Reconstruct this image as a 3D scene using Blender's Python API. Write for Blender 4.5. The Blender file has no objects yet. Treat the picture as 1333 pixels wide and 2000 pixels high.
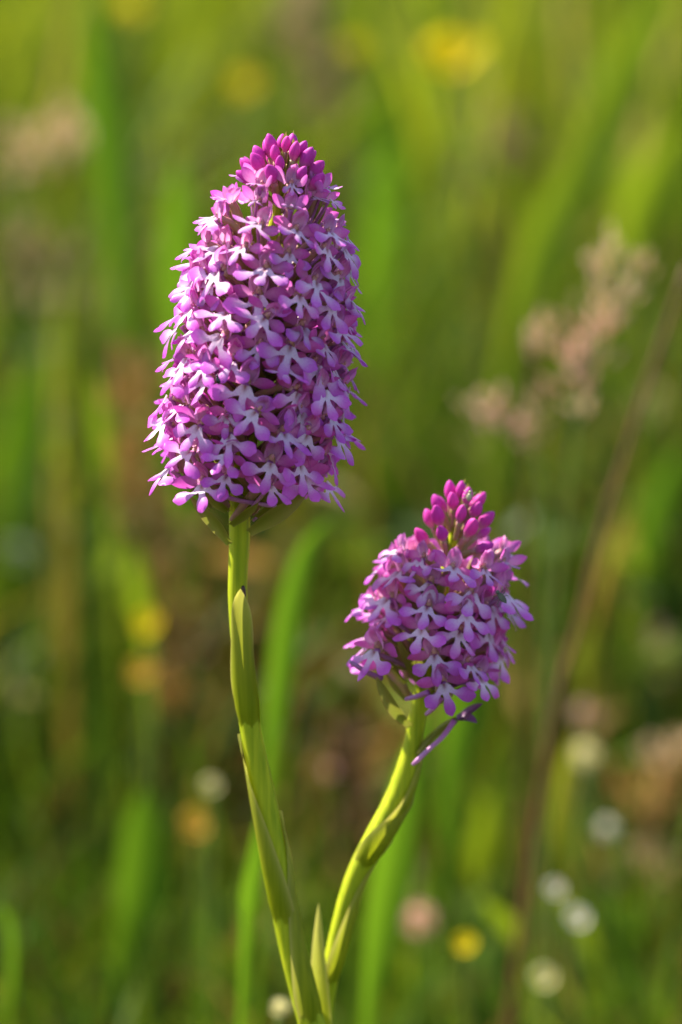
import bpy, math, random
import numpy as np
from mathutils import Vector, Matrix

# ------------------------------------------------------------------ camera, sky, sun, exposure
sc = bpy.context.scene
col = sc.collection
PITCH = math.radians(9.0)
DIST = 0.50                      # camera to the orchids, metres
ZC = 0.235                       # height of the picture centre at the orchids
LENS = 100.0
K = 36.0 / LENS / 2000.0         # one photo pixel at depth 1
PX = K * DIST                    # metres per photo pixel at the orchids
CAM = Vector((0.0, -DIST * math.cos(PITCH), ZC + DIST * math.sin(PITCH)))
FWD = Vector((0, math.cos(PITCH), -math.sin(PITCH)))
UP = Vector((0, math.sin(PITCH), math.cos(PITCH)))

cam_d = bpy.data.cameras.new('camera')
cam = bpy.data.objects.new('camera', cam_d)
col.objects.link(cam)
cam.location = CAM
cam.rotation_euler = (math.radians(90) - PITCH, 0, 0)
cam_d.sensor_fit = 'VERTICAL'
cam_d.sensor_height = 36.0
cam_d.sensor_width = 24.0
cam_d.lens = LENS
cam_d.clip_start = 0.01
cam_d.clip_end = 500
cam_d.dof.use_dof = True
cam_d.dof.focus_distance = DIST - 0.0090
cam_d.dof.aperture_fstop = 7.6
cam_d.dof.aperture_blades = 9
sc.camera = cam

SUN_EL, SUN_AZ = math.radians(52), math.radians(-62)     # azimuth from +Y towards +X
sun_dir = Vector((math.sin(SUN_AZ) * math.cos(SUN_EL), math.cos(SUN_AZ) * math.cos(SUN_EL), math.sin(SUN_EL)))
world = bpy.data.worlds.new('World')
sc.world = world
world.use_nodes = True
wn = world.node_tree
bg = wn.nodes.get('Background') or wn.nodes.new('ShaderNodeBackground')
sky = wn.nodes.new('ShaderNodeTexSky')
sky.sky_type = 'NISHITA'
sky.sun_disc = False
sky.sun_elevation = SUN_EL
sky.sun_rotation = SUN_AZ
wn.links.new(sky.outputs[0], bg.inputs['Color'])
bg.inputs['Strength'].default_value = 0.10
sun_d = bpy.data.lights.new('sun', 'SUN')
sun_d.energy = 5.0
sun_d.angle = math.radians(0.5)
sun_d.color = (1.0, 0.93, 0.82)
sun = bpy.data.objects.new('sun', sun_d)
col.objects.link(sun)
sun.rotation_euler = sun_dir.to_track_quat('Z', 'Y').to_euler()
sun.location = (-2, 1, 3)
sc.view_settings.view_transform = 'Standard'
sc.view_settings.look = 'None'
sc.view_settings.exposure = 1.5
sc.view_settings.gamma = 1.0
sc.cycles.use_denoising = True
sc.cycles.max_bounces = 10
sc.cycles.transmission_bounces = 6
sc.cycles.diffuse_bounces = 5
sc.cycles.sample_clamp_indirect = 6.0


def at(px, py, Y=0.0):
    """photo pixel -> point on the upright plane at world Y"""
    d = Vector(((px - 666.5) * K, 0, 0)) - UP * ((py - 1000.0) * K) + FWD
    t = (Y - CAM.y) / d.y
    return CAM + d * t


def pxat(Y):
    return K * ((Y - CAM.y) / FWD.y)


def ground_z(x, y):
    z = 0.006 * math.sin(x * 7.1 + 1.0) * math.sin(y * 5.3) + 0.02 * math.sin(x * 1.3) * math.sin(y * 0.9 + 2)
    if y > 0.8:
        z += 0.085 * (y - 0.8) * min(1.0, (y - 0.8) / 1.5)
    return z - 0.008

# ------------------------------------------------------------------ helpers


def tag(o, label, cat, group=None):
    o['label'] = label
    o['category'] = cat
    if group:
        o['group'] = group
    return o


def empty(name, loc):
    o = bpy.data.objects.new(name, None)
    o.empty_display_size = 0.01
    o.location = loc
    col.objects.link(o)
    return o


def mesh(name, V, F, mats, attr=None, smooth=True, mi=None):
    me = bpy.data.meshes.new(name)
    me.from_pydata([tuple(v) for v in V], [], F)
    for m in (mats if isinstance(mats, (list, tuple)) else [mats]):
        me.materials.append(m)
    if smooth:
        me.polygons.foreach_set('use_smooth', [True] * len(me.polygons))
    if mi is not None:
        me.polygons.foreach_set('material_index', mi)
    if attr is not None:
        a = me.attributes.new('pg', 'FLOAT_COLOR', 'POINT')
        a.data.foreach_set('color', np.asarray(attr, dtype=np.float32).ravel())
    me.update()
    return me


def obj(name, me, parent=None, M=None):
    o = bpy.data.objects.new(name, me)
    col.objects.link(o)
    if parent is not None:
        o.parent = parent
    if M is not None:
        o.matrix_basis = M
    return o


def sm(x):
    x = min(1.0, max(0.0, x))
    return x * x * (3 - 2 * x)


def spline(P, n):
    """Catmull-Rom resample of a list of Vectors into n+1 points"""
    P = [Vector(p) for p in P]
    Q = [P[0] * 2 - P[1]] + P + [P[-1] * 2 - P[-2]]
    out = []
    m = len(P) - 1
    for i in range(n + 1):
        t = i / n * m
        j = min(int(t), m - 1)
        u = t - j
        a, b, c, d = Q[j], Q[j + 1], Q[j + 2], Q[j + 3]
        out.append(0.5 * ((2 * b) + (c - a) * u + (2 * a - 5 * b + 4 * c - d) * u * u + (3 * b - a - 3 * c + d) * u ** 3))
    return out


def interp(xs, ys, x):
    return float(np.interp(x, xs, ys))


def frames(P):
    """parallel frames (tangent, side, front) along points; front starts towards -Y"""
    out = []
    ref = Vector((0, -1, 0))
    for i in range(len(P)):
        t = (P[min(i + 1, len(P) - 1)] - P[max(i - 1, 0)]).normalized()
        f = (ref - t * ref.dot(t))
        if f.length < 1e-6:
            f = Vector((1, 0, 0)) - t * t.x
        f.normalize()
        ref = f
        s = t.cross(f).normalized()
        out.append((t, s, f))
    return out


def tube(P, R, seg=12, ridge=0.0, cap=True):
    V, F, A = [], [], []
    fr = frames(P)
    n = len(P)
    for i in range(n):
        t, s, f = fr[i]
        for k in range(seg):
            a = 2 * math.pi * k / seg
            r = R[i] * (1 + ridge * math.cos(5 * a + 0.6))
            V.append(P[i] + s * (math.cos(a) * r) + f * (math.sin(a) * r))
            A.append((i / (n - 1), k / seg, 0, 1))
    for i in range(n - 1):
        for k in range(seg):
            k2 = (k + 1) % seg
            F.append((i * seg + k, i * seg + k2, (i + 1) * seg + k2, (i + 1) * seg + k))
    if cap:
        F.append(tuple(range(seg - 1, -1, -1)))
        F.append(tuple((n - 1) * seg + k for k in range(seg)))
    return V, F, A


def join(parts):
    V, F, A, MI = [], [], [], []
    for p in parts:
        v, f, a = p[0], p[1], p[2]
        mi = p[3] if len(p) > 3 else 0
        b = len(V)
        V += list(v)
        A += list(a)
        F += [tuple(i + b for i in q) for q in f]
        MI += [mi] * len(f)
    return V, F, A, MI


def ellipsoid(c, rx, ry, rz, nu=8, nv=6, point=0.0):
    V, F, A = [], [], []
    c = Vector(c)
    V.append(c + Vector((0, 0, -rz)))
    A.append((0, 0, 0, 1))
    for j in range(1, nv):
        th = math.pi * j / nv
        for i in range(nu):
            ph = 2 * math.pi * i / nu
            s = math.sin(th) * (1 - point * j / nv)
            V.append(c + Vector((rx * s * math.cos(ph), ry * s * math.sin(ph), -rz * math.cos(th))))
            A.append((j / nv, i / nu, 0, 1))
    V.append(c + Vector((0, 0, rz)))
    A.append((1, 0, 0, 1))
    for i in range(nu):
        F.append((0, 1 + (i + 1) % nu, 1 + i))
    for j in range(nv - 2):
        for i in range(nu):
            i2 = (i + 1) % nu
            F.append((1 + j * nu + i, 1 + j * nu + i2, 1 + (j + 1) * nu + i2, 1 + (j + 1) * nu + i))
    T = len(V) - 1
    for i in range(nu):
        F.append((T, 1 + (nv - 2) * nu + i, 1 + (nv - 2) * nu + (i + 1) % nu))
    return V, F, A


def xform(p, M):
    return [M @ Vector(v) for v in p[0]], p[1], p[2]


def basis(x, y, z, o=(0, 0, 0)):
    M = Matrix((x, y, z)).transposed().to_4x4()
    M.translation = Vector(o)
    return M


def petal(L, W, bend=0.0, cup=0.0, tip=1.0, base=0.35, nu=8, nv=4, wave=0.0, rng=None, twist=0.0):
    """leaf-like sheet from the origin along +Y, faces +Z"""
    V, F, A = [], [], []
    y = z = 0.0
    ph = 0.0
    wp = rng.random() * 6 if rng else 0
    for i in range(nu + 1):
        t = i / nu
        if i:
            ph = bend * (t - 0.5 / nu)
            y += math.cos(ph) * L / nu
            z += math.sin(ph) * L / nu
        w = (base + (1 - base) * sm(t / 0.45)) * (1 - max(0, (t - 0.45) / 0.55) ** (1.2 + tip)) ** 0.75
        w = max(w, 0.02) * W / 2
        nrm = Vector((0, -math.sin(ph), math.cos(ph)))
        for k in range(nv + 1):
            v = 2 * k / nv - 1
            x = v * w
            h = cup * v * v * w + wave * math.sin(wp + t * 9 + v * 2.5) * abs(v)
            tw = twist * t
            p = Vector((x * math.cos(tw), y, z)) + nrm * (h + x * math.sin(tw))
            V.append(p)
            A.append((t, abs(v), 0.5 * v + 0.5, 1))
    for i in range(nu):
        for k in range(nv):
            a = i * (nv + 1) + k
            F.append((a, a + 1, a + nv + 2, a + nv + 1))
    return V, F, A

# ------------------------------------------------------------------ materials


def newmat(name):
    m = bpy.data.materials.new(name)
    m.use_nodes = True
    nt = m.node_tree
    nt.nodes.clear()
    return m, nt, nt.nodes.new('ShaderNodeOutputMaterial')


def nd(nt, kind, **kw):
    n = nt.nodes.new(kind)
    for k, v in kw.items():
        if k in n.inputs:
            n.inputs[k].default_value = v
        else:
            setattr(n, k, v)
    return n


def mixc(nt, fac, a, b, mode='MIX'):
    n = nt.nodes.new('ShaderNodeMix')
    n.data_type = 'RGBA'
    n.blend_type = mode
    for i, s in ((0, fac), (6, a), (7, b)):
        if isinstance(s, (int, float)):
            n.inputs[i].default_value = s
        elif isinstance(s, tuple):
            n.inputs[i].default_value = (*s, 1)
        else:
            nt.links.new(s, n.inputs[i])
    return n.outputs[2]


def math_n(nt, op, a, b=0.0, clamp=False):
    n = nt.nodes.new('ShaderNodeMath')
    n.operation = op
    n.use_clamp = clamp
    for i, s in enumerate((a, b)):
        if isinstance(s, (int, float)):
            n.inputs[i].default_value = s
        else:
            nt.links.new(s, n.inputs[i])
    return n.outputs[0]


def thin_shader(nt, out, color, trans=0.4, rough=0.5, spec=0.4, tcol=None, bump=None):
    p = nd(nt, 'ShaderNodeBsdfPrincipled', Roughness=rough)
    p.inputs['Specular IOR Level'].default_value = spec
    nt.links.new(color, p.inputs['Base Color'])
    t = nt.nodes.new('ShaderNodeBsdfTranslucent')
    nt.links.new(tcol if tcol is not None else color, t.inputs['Color'])
    if bump is not None:
        nt.links.new(bump, p.inputs['Normal'])
    mx = nt.nodes.new('ShaderNodeMixShader')
    mx.inputs[0].default_value = trans
    nt.links.new(p.outputs[0], mx.inputs[1])
    nt.links.new(t.outputs[0], mx.inputs[2])
    nt.links.new(mx.outputs[0], out.inputs[0])


def petal_mat(name, base, tip, edge, trans=0.4, lo=0.0, hi=1.0, edge_amt=0.5, rough=0.42, spec=0.45, throat=None):
    m, nt, out = newmat(name)
    at_ = nd(nt, 'ShaderNodeAttribute', attribute_name='pg')
    sep = nt.nodes.new('ShaderNodeSeparateColor')
    nt.links.new(at_.outputs['Color'], sep.inputs[0])
    tx = nt.nodes.new('ShaderNodeTexCoord')
    nz = nd(nt, 'ShaderNodeTexNoise', Scale=900.0, Detail=3.0)
    nt.links.new(tx.outputs['Object'], nz.inputs['Vector'])
    oi = nt.nodes.new('ShaderNodeObjectInfo')
    tone = nd(nt, 'ShaderNodeAttribute', attribute_name='tone', attribute_type='OBJECT')
    mr = nd(nt, 'ShaderNodeMapRange')
    mr.inputs[1].default_value = lo
    mr.inputs[2].default_value = hi
    mr.interpolation_type = 'SMOOTHSTEP'
    f = math_n(nt, 'ADD', sep.outputs[0], math_n(nt, 'MULTIPLY', math_n(nt, 'SUBTRACT', nz.outputs[0], 0.5), 0.25))
    f = math_n(nt, 'ADD', f, math_n(nt, 'MULTIPLY', tone.outputs['Fac'], 0.35))
    nt.links.new(f, mr.inputs[0])
    c = mixc(nt, mr.outputs[0], base, tip)
    e = math_n(nt, 'MULTIPLY', math_n(nt, 'POWER', sep.outputs[1], 4.0), edge_amt)
    c = mixc(nt, e, c, edge)
    if throat:
        c = mixc(nt, math_n(nt, 'MULTIPLY', sep.outputs[2], 1.3, True), c, throat)
    # veins and small blotches of pigment
    wv = nd(nt, 'ShaderNodeTexNoise', Scale=2600.0, Detail=2.0)
    nt.links.new(tx.outputs['Object'], wv.inputs['Vector'])
    c = mixc(nt, math_n(nt, 'MULTIPLY', math_n(nt, 'POWER', wv.outputs[0], 2.0), 0.7), c, tip, 'MULTIPLY')
    hs = nt.nodes.new('ShaderNodeHueSaturation')
    nt.links.new(c, hs.inputs['Color'])
    nt.links.new(math_n(nt, 'ADD', 0.485, math_n(nt, 'MULTIPLY', oi.outputs['Random'], 0.03)), hs.inputs['Hue'])
    nt.links.new(math_n(nt, 'ADD', 0.80, math_n(nt, 'MULTIPLY', oi.outputs['Random'], 0.30)), hs.inputs['Value'])
    bp = nd(nt, 'ShaderNodeBump', Strength=0.35, Distance=0.00008)
    nt.links.new(wv.outputs[0], bp.inputs['Height'])
    thin_shader(nt, out, hs.outputs[0], trans, rough, spec, bump=bp.outputs[0])
    return m


def leaf_mat(name, color, color2, trans=0.45, edge=None, scale=60.0, rough=0.45, stretch=8.0):
    m, nt, out = newmat(name)
    tx = nt.nodes.new('ShaderNodeTexCoord')
    mp = nt.nodes.new('ShaderNodeMapping')
    mp.inputs['Scale'].default_value = (scale, scale, scale / stretch)
    nt.links.new(tx.outputs['Object'], mp.inputs[0])
    nz = nd(nt, 'ShaderNodeTexNoise', Scale=1.0, Detail=4.0)
    nt.links.new(mp.outputs[0], nz.inputs['Vector'])
    mr = nd(nt, 'ShaderNodeMapRange')
    mr.inputs[1].default_value = 0.3
    mr.inputs[2].default_value = 0.7
    nt.links.new(nz.outputs[0], mr.inputs[0])
    c = mixc(nt, mr.outputs[0], color, color2)
    if edge:
        at_ = nd(nt, 'ShaderNodeAttribute', attribute_name='pg')
        sep = nt.nodes.new('ShaderNodeSeparateColor')
        nt.links.new(at_.outputs['Color'], sep.inputs[0])
        c = mixc(nt, math_n(nt, 'MULTIPLY', math_n(nt, 'POWER', sep.outputs[1], 8.0), 0.8), c, edge)
        c = mixc(nt, math_n(nt, 'MULTIPLY', math_n(nt, 'POWER', sep.outputs[0], 1.6), 0.7), c, edge)
    thin_shader(nt, out, c, trans, rough, 0.15)
    return m


def solid_mat(name, color, color2, scale=300.0, rough=0.5, sss=0.0, spec=0.4, stretch=1.0, mottled=0.0):
    m, nt, out = newmat(name)
    tx = nt.nodes.new('ShaderNodeTexCoord')
    mp = nt.nodes.new('ShaderNodeMapping')
    mp.inputs['Scale'].default_value = (scale, scale, scale / stretch)
    nt.links.new(tx.outputs['Object'], mp.inputs[0])
    nz = nd(nt, 'ShaderNodeTexNoise', Scale=1.0, Detail=4.0)
    nt.links.new(mp.outputs[0], nz.inputs['Vector'])
    mr = nd(nt, 'ShaderNodeMapRange')
    mr.inputs[1].default_value = 0.32
    mr.inputs[2].default_value = 0.68
    nt.links.new(nz.outputs[0], mr.inputs[0])
    c = mixc(nt, mr.outputs[0], color, color2)
    p = nd(nt, 'ShaderNodeBsdfPrincipled', Roughness=rough)
    p.inputs['Specular IOR Level'].default_value = spec
    if sss:
        p.inputs['Subsurface Weight'].default_value = sss
        p.inputs['Subsurface Radius'].default_value = (0.8, 1.0, 0.25)
        p.inputs['Subsurface Scale'].default_value = 0.0018
    nt.links.new(c, p.inputs['Base Color'])
    bp = nd(nt, 'ShaderNodeBump', Strength=0.25, Distance=0.0002)
    nt.links.new(nz.outputs[0], bp.inputs['Height'])
    nt.links.new(bp.outputs[0], p.inputs['Normal'])
    nt.links.new(p.outputs[0], out.inputs[0])
    return m


M_LIP = petal_mat('lip_petal', (0.93, 0.80, 0.90), (0.74, 0.15, 0.72), (0.60, 0.07, 0.58), 0.44, 0.20, 1.15, 0.5, spec=0.35, throat=(0.42, 0.16, 0.14))
M_HOOD = petal_mat('hood_petal', (0.90, 0.56, 0.74), (0.82, 0.30, 0.68), (0.56, 0.08, 0.48), 0.50, 0.15, 1.0, 0.7)
M_SEPAL = petal_mat('sepal', (0.88, 0.38, 0.68), (0.78, 0.13, 0.60), (0.54, 0.06, 0.44), 0.50, 0.0, 0.9, 0.45)
M_BUD = petal_mat('bud_petal', (0.74, 0.40, 0.50), (0.72, 0.07, 0.50), (0.42, 0.015, 0.26), 0.30, 0.05, 0.62, 0.75, rough=0.5, spec=0.22)
M_SPUR = petal_mat('spur', (0.55, 0.18, 0.46), (0.62, 0.30, 0.55), (0.5, 0.15, 0.45), 0.3, 0.0, 1.0, 0.0)
M_WITHER = petal_mat('withered_petal', (0.55, 0.40, 0.24), (0.62, 0.48, 0.25), (0.45, 0.22, 0.25), 0.5, 0.0, 1.0, 0.4)
M_WITHER2 = petal_mat('withered_purple', (0.30, 0.14, 0.28), (0.22, 0.05, 0.20), (0.16, 0.03, 0.15), 0.3, 0.0, 1.0, 0.4)
M_OVARY = solid_mat('ovary', (0.30, 0.25, 0.06), (0.42, 0.16, 0.20), 500, 0.45, 0.2, stretch=1)
M_COLUMN = solid_mat('column', (0.50, 0.28, 0.16), (0.50, 0.20, 0.24), 900, 0.5)
M_BRACT = leaf_mat('bract', (0.20, 0.24, 0.02), (0.26, 0.24, 0.04), 0.35, (0.28, 0.24, 0.06), 300)
M_STEM = solid_mat('stem', (0.23, 0.30, 0.006), (0.44, 0.46, 0.014), 1300, 0.55, 0.5, spec=0.15, stretch=40)
M_SHEATH = leaf_mat('sheath', (0.26, 0.32, 0.006), (0.44, 0.46, 0.014), 0.5, (0.66, 0.56, 0.16), 1300, stretch=40)
M_MARK = solid_mat('stem_mark', (0.03, 0.012, 0.006), (0.08, 0.03, 0.01), 900)
M_INSECT = solid_mat('insect', (0.012, 0.012, 0.016), (0.03, 0.028, 0.03), 900, 0.25)
M_INSECT2 = solid_mat('insect_grey', (0.06, 0.07, 0.05), (0.12, 0.12, 0.09), 900, 0.35)
M_INSECT3 = solid_mat('insect_pale', (0.35, 0.36, 0.14), (0.5, 0.45, 0.3), 900, 0.4)

# grass that takes its colour from the mesh
M_GRASS, nt, out = newmat('grass')
ga = nd(nt, 'ShaderNodeAttribute', attribute_name='pg')
thin_shader(nt, out, ga.outputs['Color'], 0.5, 0.55, 0.12)

M_GROUND, nt, out = newmat('ground')
tx = nt.nodes.new('ShaderNodeTexCoord')
n1 = nd(nt, 'ShaderNodeTexNoise', Scale=9.0, Detail=8.0)
nt.links.new(tx.outputs['Object'], n1.inputs['Vector'])
n2 = nd(nt, 'ShaderNodeTexNoise', Scale=90.0, Detail=6.0)
nt.links.new(tx.outputs['Object'], n2.inputs['Vector'])
c = mixc(nt, n1.outputs[0], (0.022, 0.020, 0.007), (0.035, 0.050, 0.008))
c = mixc(nt, math_n(nt, 'MULTIPLY', n2.outputs[0], 0.5), c, (0.11, 0.075, 0.025))
p = nd(nt, 'ShaderNodeBsdfPrincipled', Roughness=0.95)
p.inputs['Specular IOR Level'].default_value = 0.0
nt.links.new(c, p.inputs['Base Color'])
bp = nd(nt, 'ShaderNodeBump', Strength=0.8, Distance=0.01)
nt.links.new(n2.outputs[0], bp.inputs['Height'])
nt.links.new(bp.outputs[0], p.inputs['Normal'])
nt.links.new(p.outputs[0], out.inputs[0])

# ------------------------------------------------------------------ ground


def build_ground():
    xs = np.concatenate([-np.geomspace(60, 0.5, 28), np.linspace(-0.45, 0.45, 19), np.geomspace(0.5, 60, 28)])
    ys = np.concatenate([-np.geomspace(30, 0.7, 16), np.linspace(-0.6, 1.2, 37), np.geomspace(1.3, 120, 40)])
    V = [(x, y, ground_z(x, y)) for y in ys for x in xs]
    nx = len(xs)
    F = [(j * nx + i, j * nx + i + 1, (j + 1) * nx + i + 1, (j + 1) * nx + i)
         for j in range(len(ys) - 1) for i in range(nx - 1)]
    g = obj('ground', mesh('ground', V, F, M_GROUND))
    g['kind'] = 'structure'


build_ground()

# ------------------------------------------------------------------ meadow grass (uncountable)


def grass_field(name, n, region, hfun, wfun, palette, seed, bend=0.5, keep=None, segs=5):
    rng = np.random.default_rng(seed)
    V, F, A = [], [], []
    pal = np.array([p[:3] for p in palette])
    pw = np.array([p[3] for p in palette], float)
    pw /= pw.sum()
    made = 0
    tries = 0
    while made < n and tries < n * 6:
        tries += 1
        y = region[2] + (region[3] - region[2]) * rng.random()
        half = region[0] + region[1] * max(0, y - CAM.y)
        x = (rng.random() * 2 - 1) * half
        if keep is not None and not keep(x, y, rng):
            continue
        made += 1
        h = hfun(x, y, rng)
        w = wfun(x, y, rng)
        az = rng.random() * 2 * math.pi
        lean = rng.random() * 0.35
        bd = bend * rng.random() ** 1.5
        ca, sa = math.cos(az), math.sin(az)
        face = rng.random() * math.pi
        fx, fy = math.cos(face), math.sin(face)
        c = pal[rng.choice(len(pal), p=pw)] * (0.75 + 0.5 * rng.random())
        b = len(V)
        z0 = ground_z(x, y) - 0.004
        ang = lean
        px_, pz_ = 0.0, 0.0
        for i in range(segs + 1):
            t = i / segs
            if i:
                ang = lean + bd * 2.2 * t * t
                px_ += math.sin(ang) * h / segs
                pz_ += math.cos(ang) * h / segs
            ww = w * 0.5 * (0.7 + 0.3 * math.sin(t * 3)) * (1 - t ** 3) + 0.00008
            cx, cy = x + ca * px_, y + sa * px_
            V.append((cx - fx * ww, cy - fy * ww, z0 + pz_))
            V.append((cx + fx * ww, cy + fy * ww, z0 + pz_))
            A.append((*c, 1))
            A.append((*c, 1))
            if i:
                k = b + 2 * i
                F.append((k - 2, k - 1, k + 1, k))
    o = obj(name, mesh(name, V, F, M_GRASS, A))
    o['kind'] = 'stuff'
    return o


def patch(x, y):
    return math.sin(x * 17 + 2.0 + y * 5) * math.sin(y * 11 + 0.7 - x * 6) + 0.5 * math.sin(x * 41 + y * 23)


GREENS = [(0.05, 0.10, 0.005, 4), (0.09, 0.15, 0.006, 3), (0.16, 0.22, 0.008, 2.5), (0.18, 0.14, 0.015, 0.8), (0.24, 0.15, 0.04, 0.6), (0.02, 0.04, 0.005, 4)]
TURF = [(0.05, 0.10, 0.005, 5), (0.09, 0.14, 0.006, 3), (0.16, 0.11, 0.02, 1.2), (0.11, 0.055, 0.012, 1.5)]
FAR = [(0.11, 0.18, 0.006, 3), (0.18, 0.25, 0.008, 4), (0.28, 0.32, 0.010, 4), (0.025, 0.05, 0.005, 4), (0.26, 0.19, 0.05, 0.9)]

gr = grass_field('turf_grass', 9000, (0.12, 0.34, -0.28, 1.6), lambda x, y, r: 0.03 + 0.07 * r.random(),
                 lambda x, y, r: 0.0012 + 0.002 * r.random(), TURF, 3, 0.9, segs=4)
tag(gr, 'short matted turf of green and dead blades on the ground', 'grass')
gr = grass_field('meadow_grass', 3000, (0.05, 0.22, 0.16, 1.3),
                 lambda x, y, r: (0.10 + 0.16 * r.random()) * (0.6 + 0.75 * min(1.2, y)), lambda x, y, r: 0.002 + 0.0035 * r.random() ** 2,
                 GREENS, 5, 0.8, keep=lambda x, y, r: patch(x, y) + 0.4 > r.random() and y > (0.52 if x > 0.0 else 0.46) + 0.25 * r.random())
tag(gr, 'loose mid green meadow grass standing behind the orchids', 'grass')
gr = grass_field('dead_grass_tangle', 550, (0.05, 0.20, 0.55, 1.2), lambda x, y, r: 0.05 + 0.13 * r.random(),
                 lambda x, y, r: 0.002 + 0.004 * r.random(), [(0.26, 0.14, 0.03, 3), (0.36, 0.24, 0.07, 2), (0.16, 0.07, 0.02, 2)], 15, 1.2,
                 keep=lambda x, y, r: math.sin(x * 26 + 2.2) + 0.4 * math.sin(y * 19 + x * 9) > 0.2)
tag(gr, 'tangle of brown dead grass low behind the orchids', 'grass')
gr = grass_field('far_meadow_grass', 9000, (0.1, 0.20, 1.2, 6.5),
                 lambda x, y, r: 0.28 + 0.25 * r.random(), lambda x, y, r: 0.004 + 0.006 * r.random(),
                 FAR, 7, 0.8, keep=lambda x, y, r: patch(x * 0.4, y * 0.4) + 0.55 > r.random(), segs=4)
tag(gr, 'bright yellow green grass on the rising meadow far behind', 'grass')


gr = grass_field('low_meadow_grass', 5200, (0.06, 0.26, 0.22, 1.0), lambda x, y, r: (0.03 + 0.05 * r.random()) * (1 + 0.5 * max(0, y - 0.5)),
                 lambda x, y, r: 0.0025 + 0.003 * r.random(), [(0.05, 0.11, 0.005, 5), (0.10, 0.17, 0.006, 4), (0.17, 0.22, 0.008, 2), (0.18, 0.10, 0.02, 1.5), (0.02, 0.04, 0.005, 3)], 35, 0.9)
tag(gr, 'low green grass covering the ground close behind the orchids', 'grass')
# the same meadow goes on to both sides
gr = grass_field('meadow_grass', 5000, (0.05, 0.75, 0.3, 1.3),
                 lambda x, y, r: (0.10 + 0.16 * r.random()) * (0.6 + 0.75 * min(1.2, y)), lambda x, y, r: 0.002 + 0.0035 * r.random() ** 2,
                 GREENS, 25, 0.8, keep=lambda x, y, r: abs(x) > 0.05 + 0.22 * (y - CAM.y))
tag(gr, 'meadow grass going on at both sides of the orchids', 'grass')
gr = grass_field('far_meadow_grass', 14000, (0.1, 0.75, 1.2, 6.5),
                 lambda x, y, r: 0.28 + 0.25 * r.random(), lambda x, y, r: 0.004 + 0.006 * r.random(),
                 FAR, 27, 0.8, keep=lambda x, y, r: abs(x) > 0.1 + 0.20 * (y - CAM.y), segs=4)
tag(gr, 'rising meadow grass going on far out at both sides', 'grass')


def herb_field(name, n, seed, palette):
    """broad low leaves at all angles"""
    rng = random.Random(seed)
    V, F, A = [], [], []
    made = 0
    while made < n:
        y = 0.55 + 1.0 * rng.random() ** 1.2
        x = rng.uniform(-1, 1) * (0.04 + 0.16 * (y - CAM.y))
        if patch(x * 1.3 + 3, y * 1.2) < rng.uniform(-0.6, 0.9):
            continue
        made += 1
        z = ground_z(x, y) + 0.015 + (0.08 + 0.10 * y) * rng.random()
        L = rng.uniform(0.014, 0.034)
        d = Vector((rng.gauss(0, 1), rng.gauss(0, 1), rng.gauss(0.2, 0.6))).normalized()
        n_ = Vector((rng.gauss(0, .5), rng.gauss(-.4, .5), 1))
        X = d.cross(n_).normalized()
        p = xform(petal(L, L * rng.uniform(0.3, 0.6), rng.uniform(-1, 1), 0.3, 1.0, 0.3, 5, 2), basis(X, d, X.cross(d), (x, y, z)))
        c = rng.choices(palette, [q[3] for q in palette])[0]
        k = rng.uniform(0.7, 1.3)
        b = len(V)
        V += p[0]
        F += [tuple(i + b for i in q) for q in p[1]]
        A += [(c[0] * k, c[1] * k, c[2] * k, 1)] * len(p[0])
        # its stalk down to the ground
        b = len(V)
        g = ground_z(x, y) - 0.003
        V += [Vector((x - .0006, y, z)), Vector((x + .0006, y, z)), Vector((x + .0006, y + .004, g)), Vector((x - .0006, y + .004, g))]
        F.append((b, b + 1, b + 2, b + 3))
        A += [(0.08, 0.11, 0.01, 1)] * 4
    o = obj(name, mesh(name, V, F, M_GRASS, A))
    o['kind'] = 'stuff'
    return o


gr = herb_field('meadow_herbs', 900, 4, [(0.08, 0.14, 0.010, 4), (0.14, 0.18, 0.012, 3), (0.05, 0.09, 0.010, 3), (0.24, 0.14, 0.035, 2), (0.30, 0.26, 0.10, 1), (0.18, 0.22, 0.12, 0.7)])
tag(gr, 'low broad leaves of meadow herbs crowding the ground behind', 'ground cover')

# ------------------------------------------------------------------ orchid flower pieces (millimetres -> metres)
MM = 0.001


def mm(p):
    return [Vector(v) * MM for v in p[0]], p[1], p[2]


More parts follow.
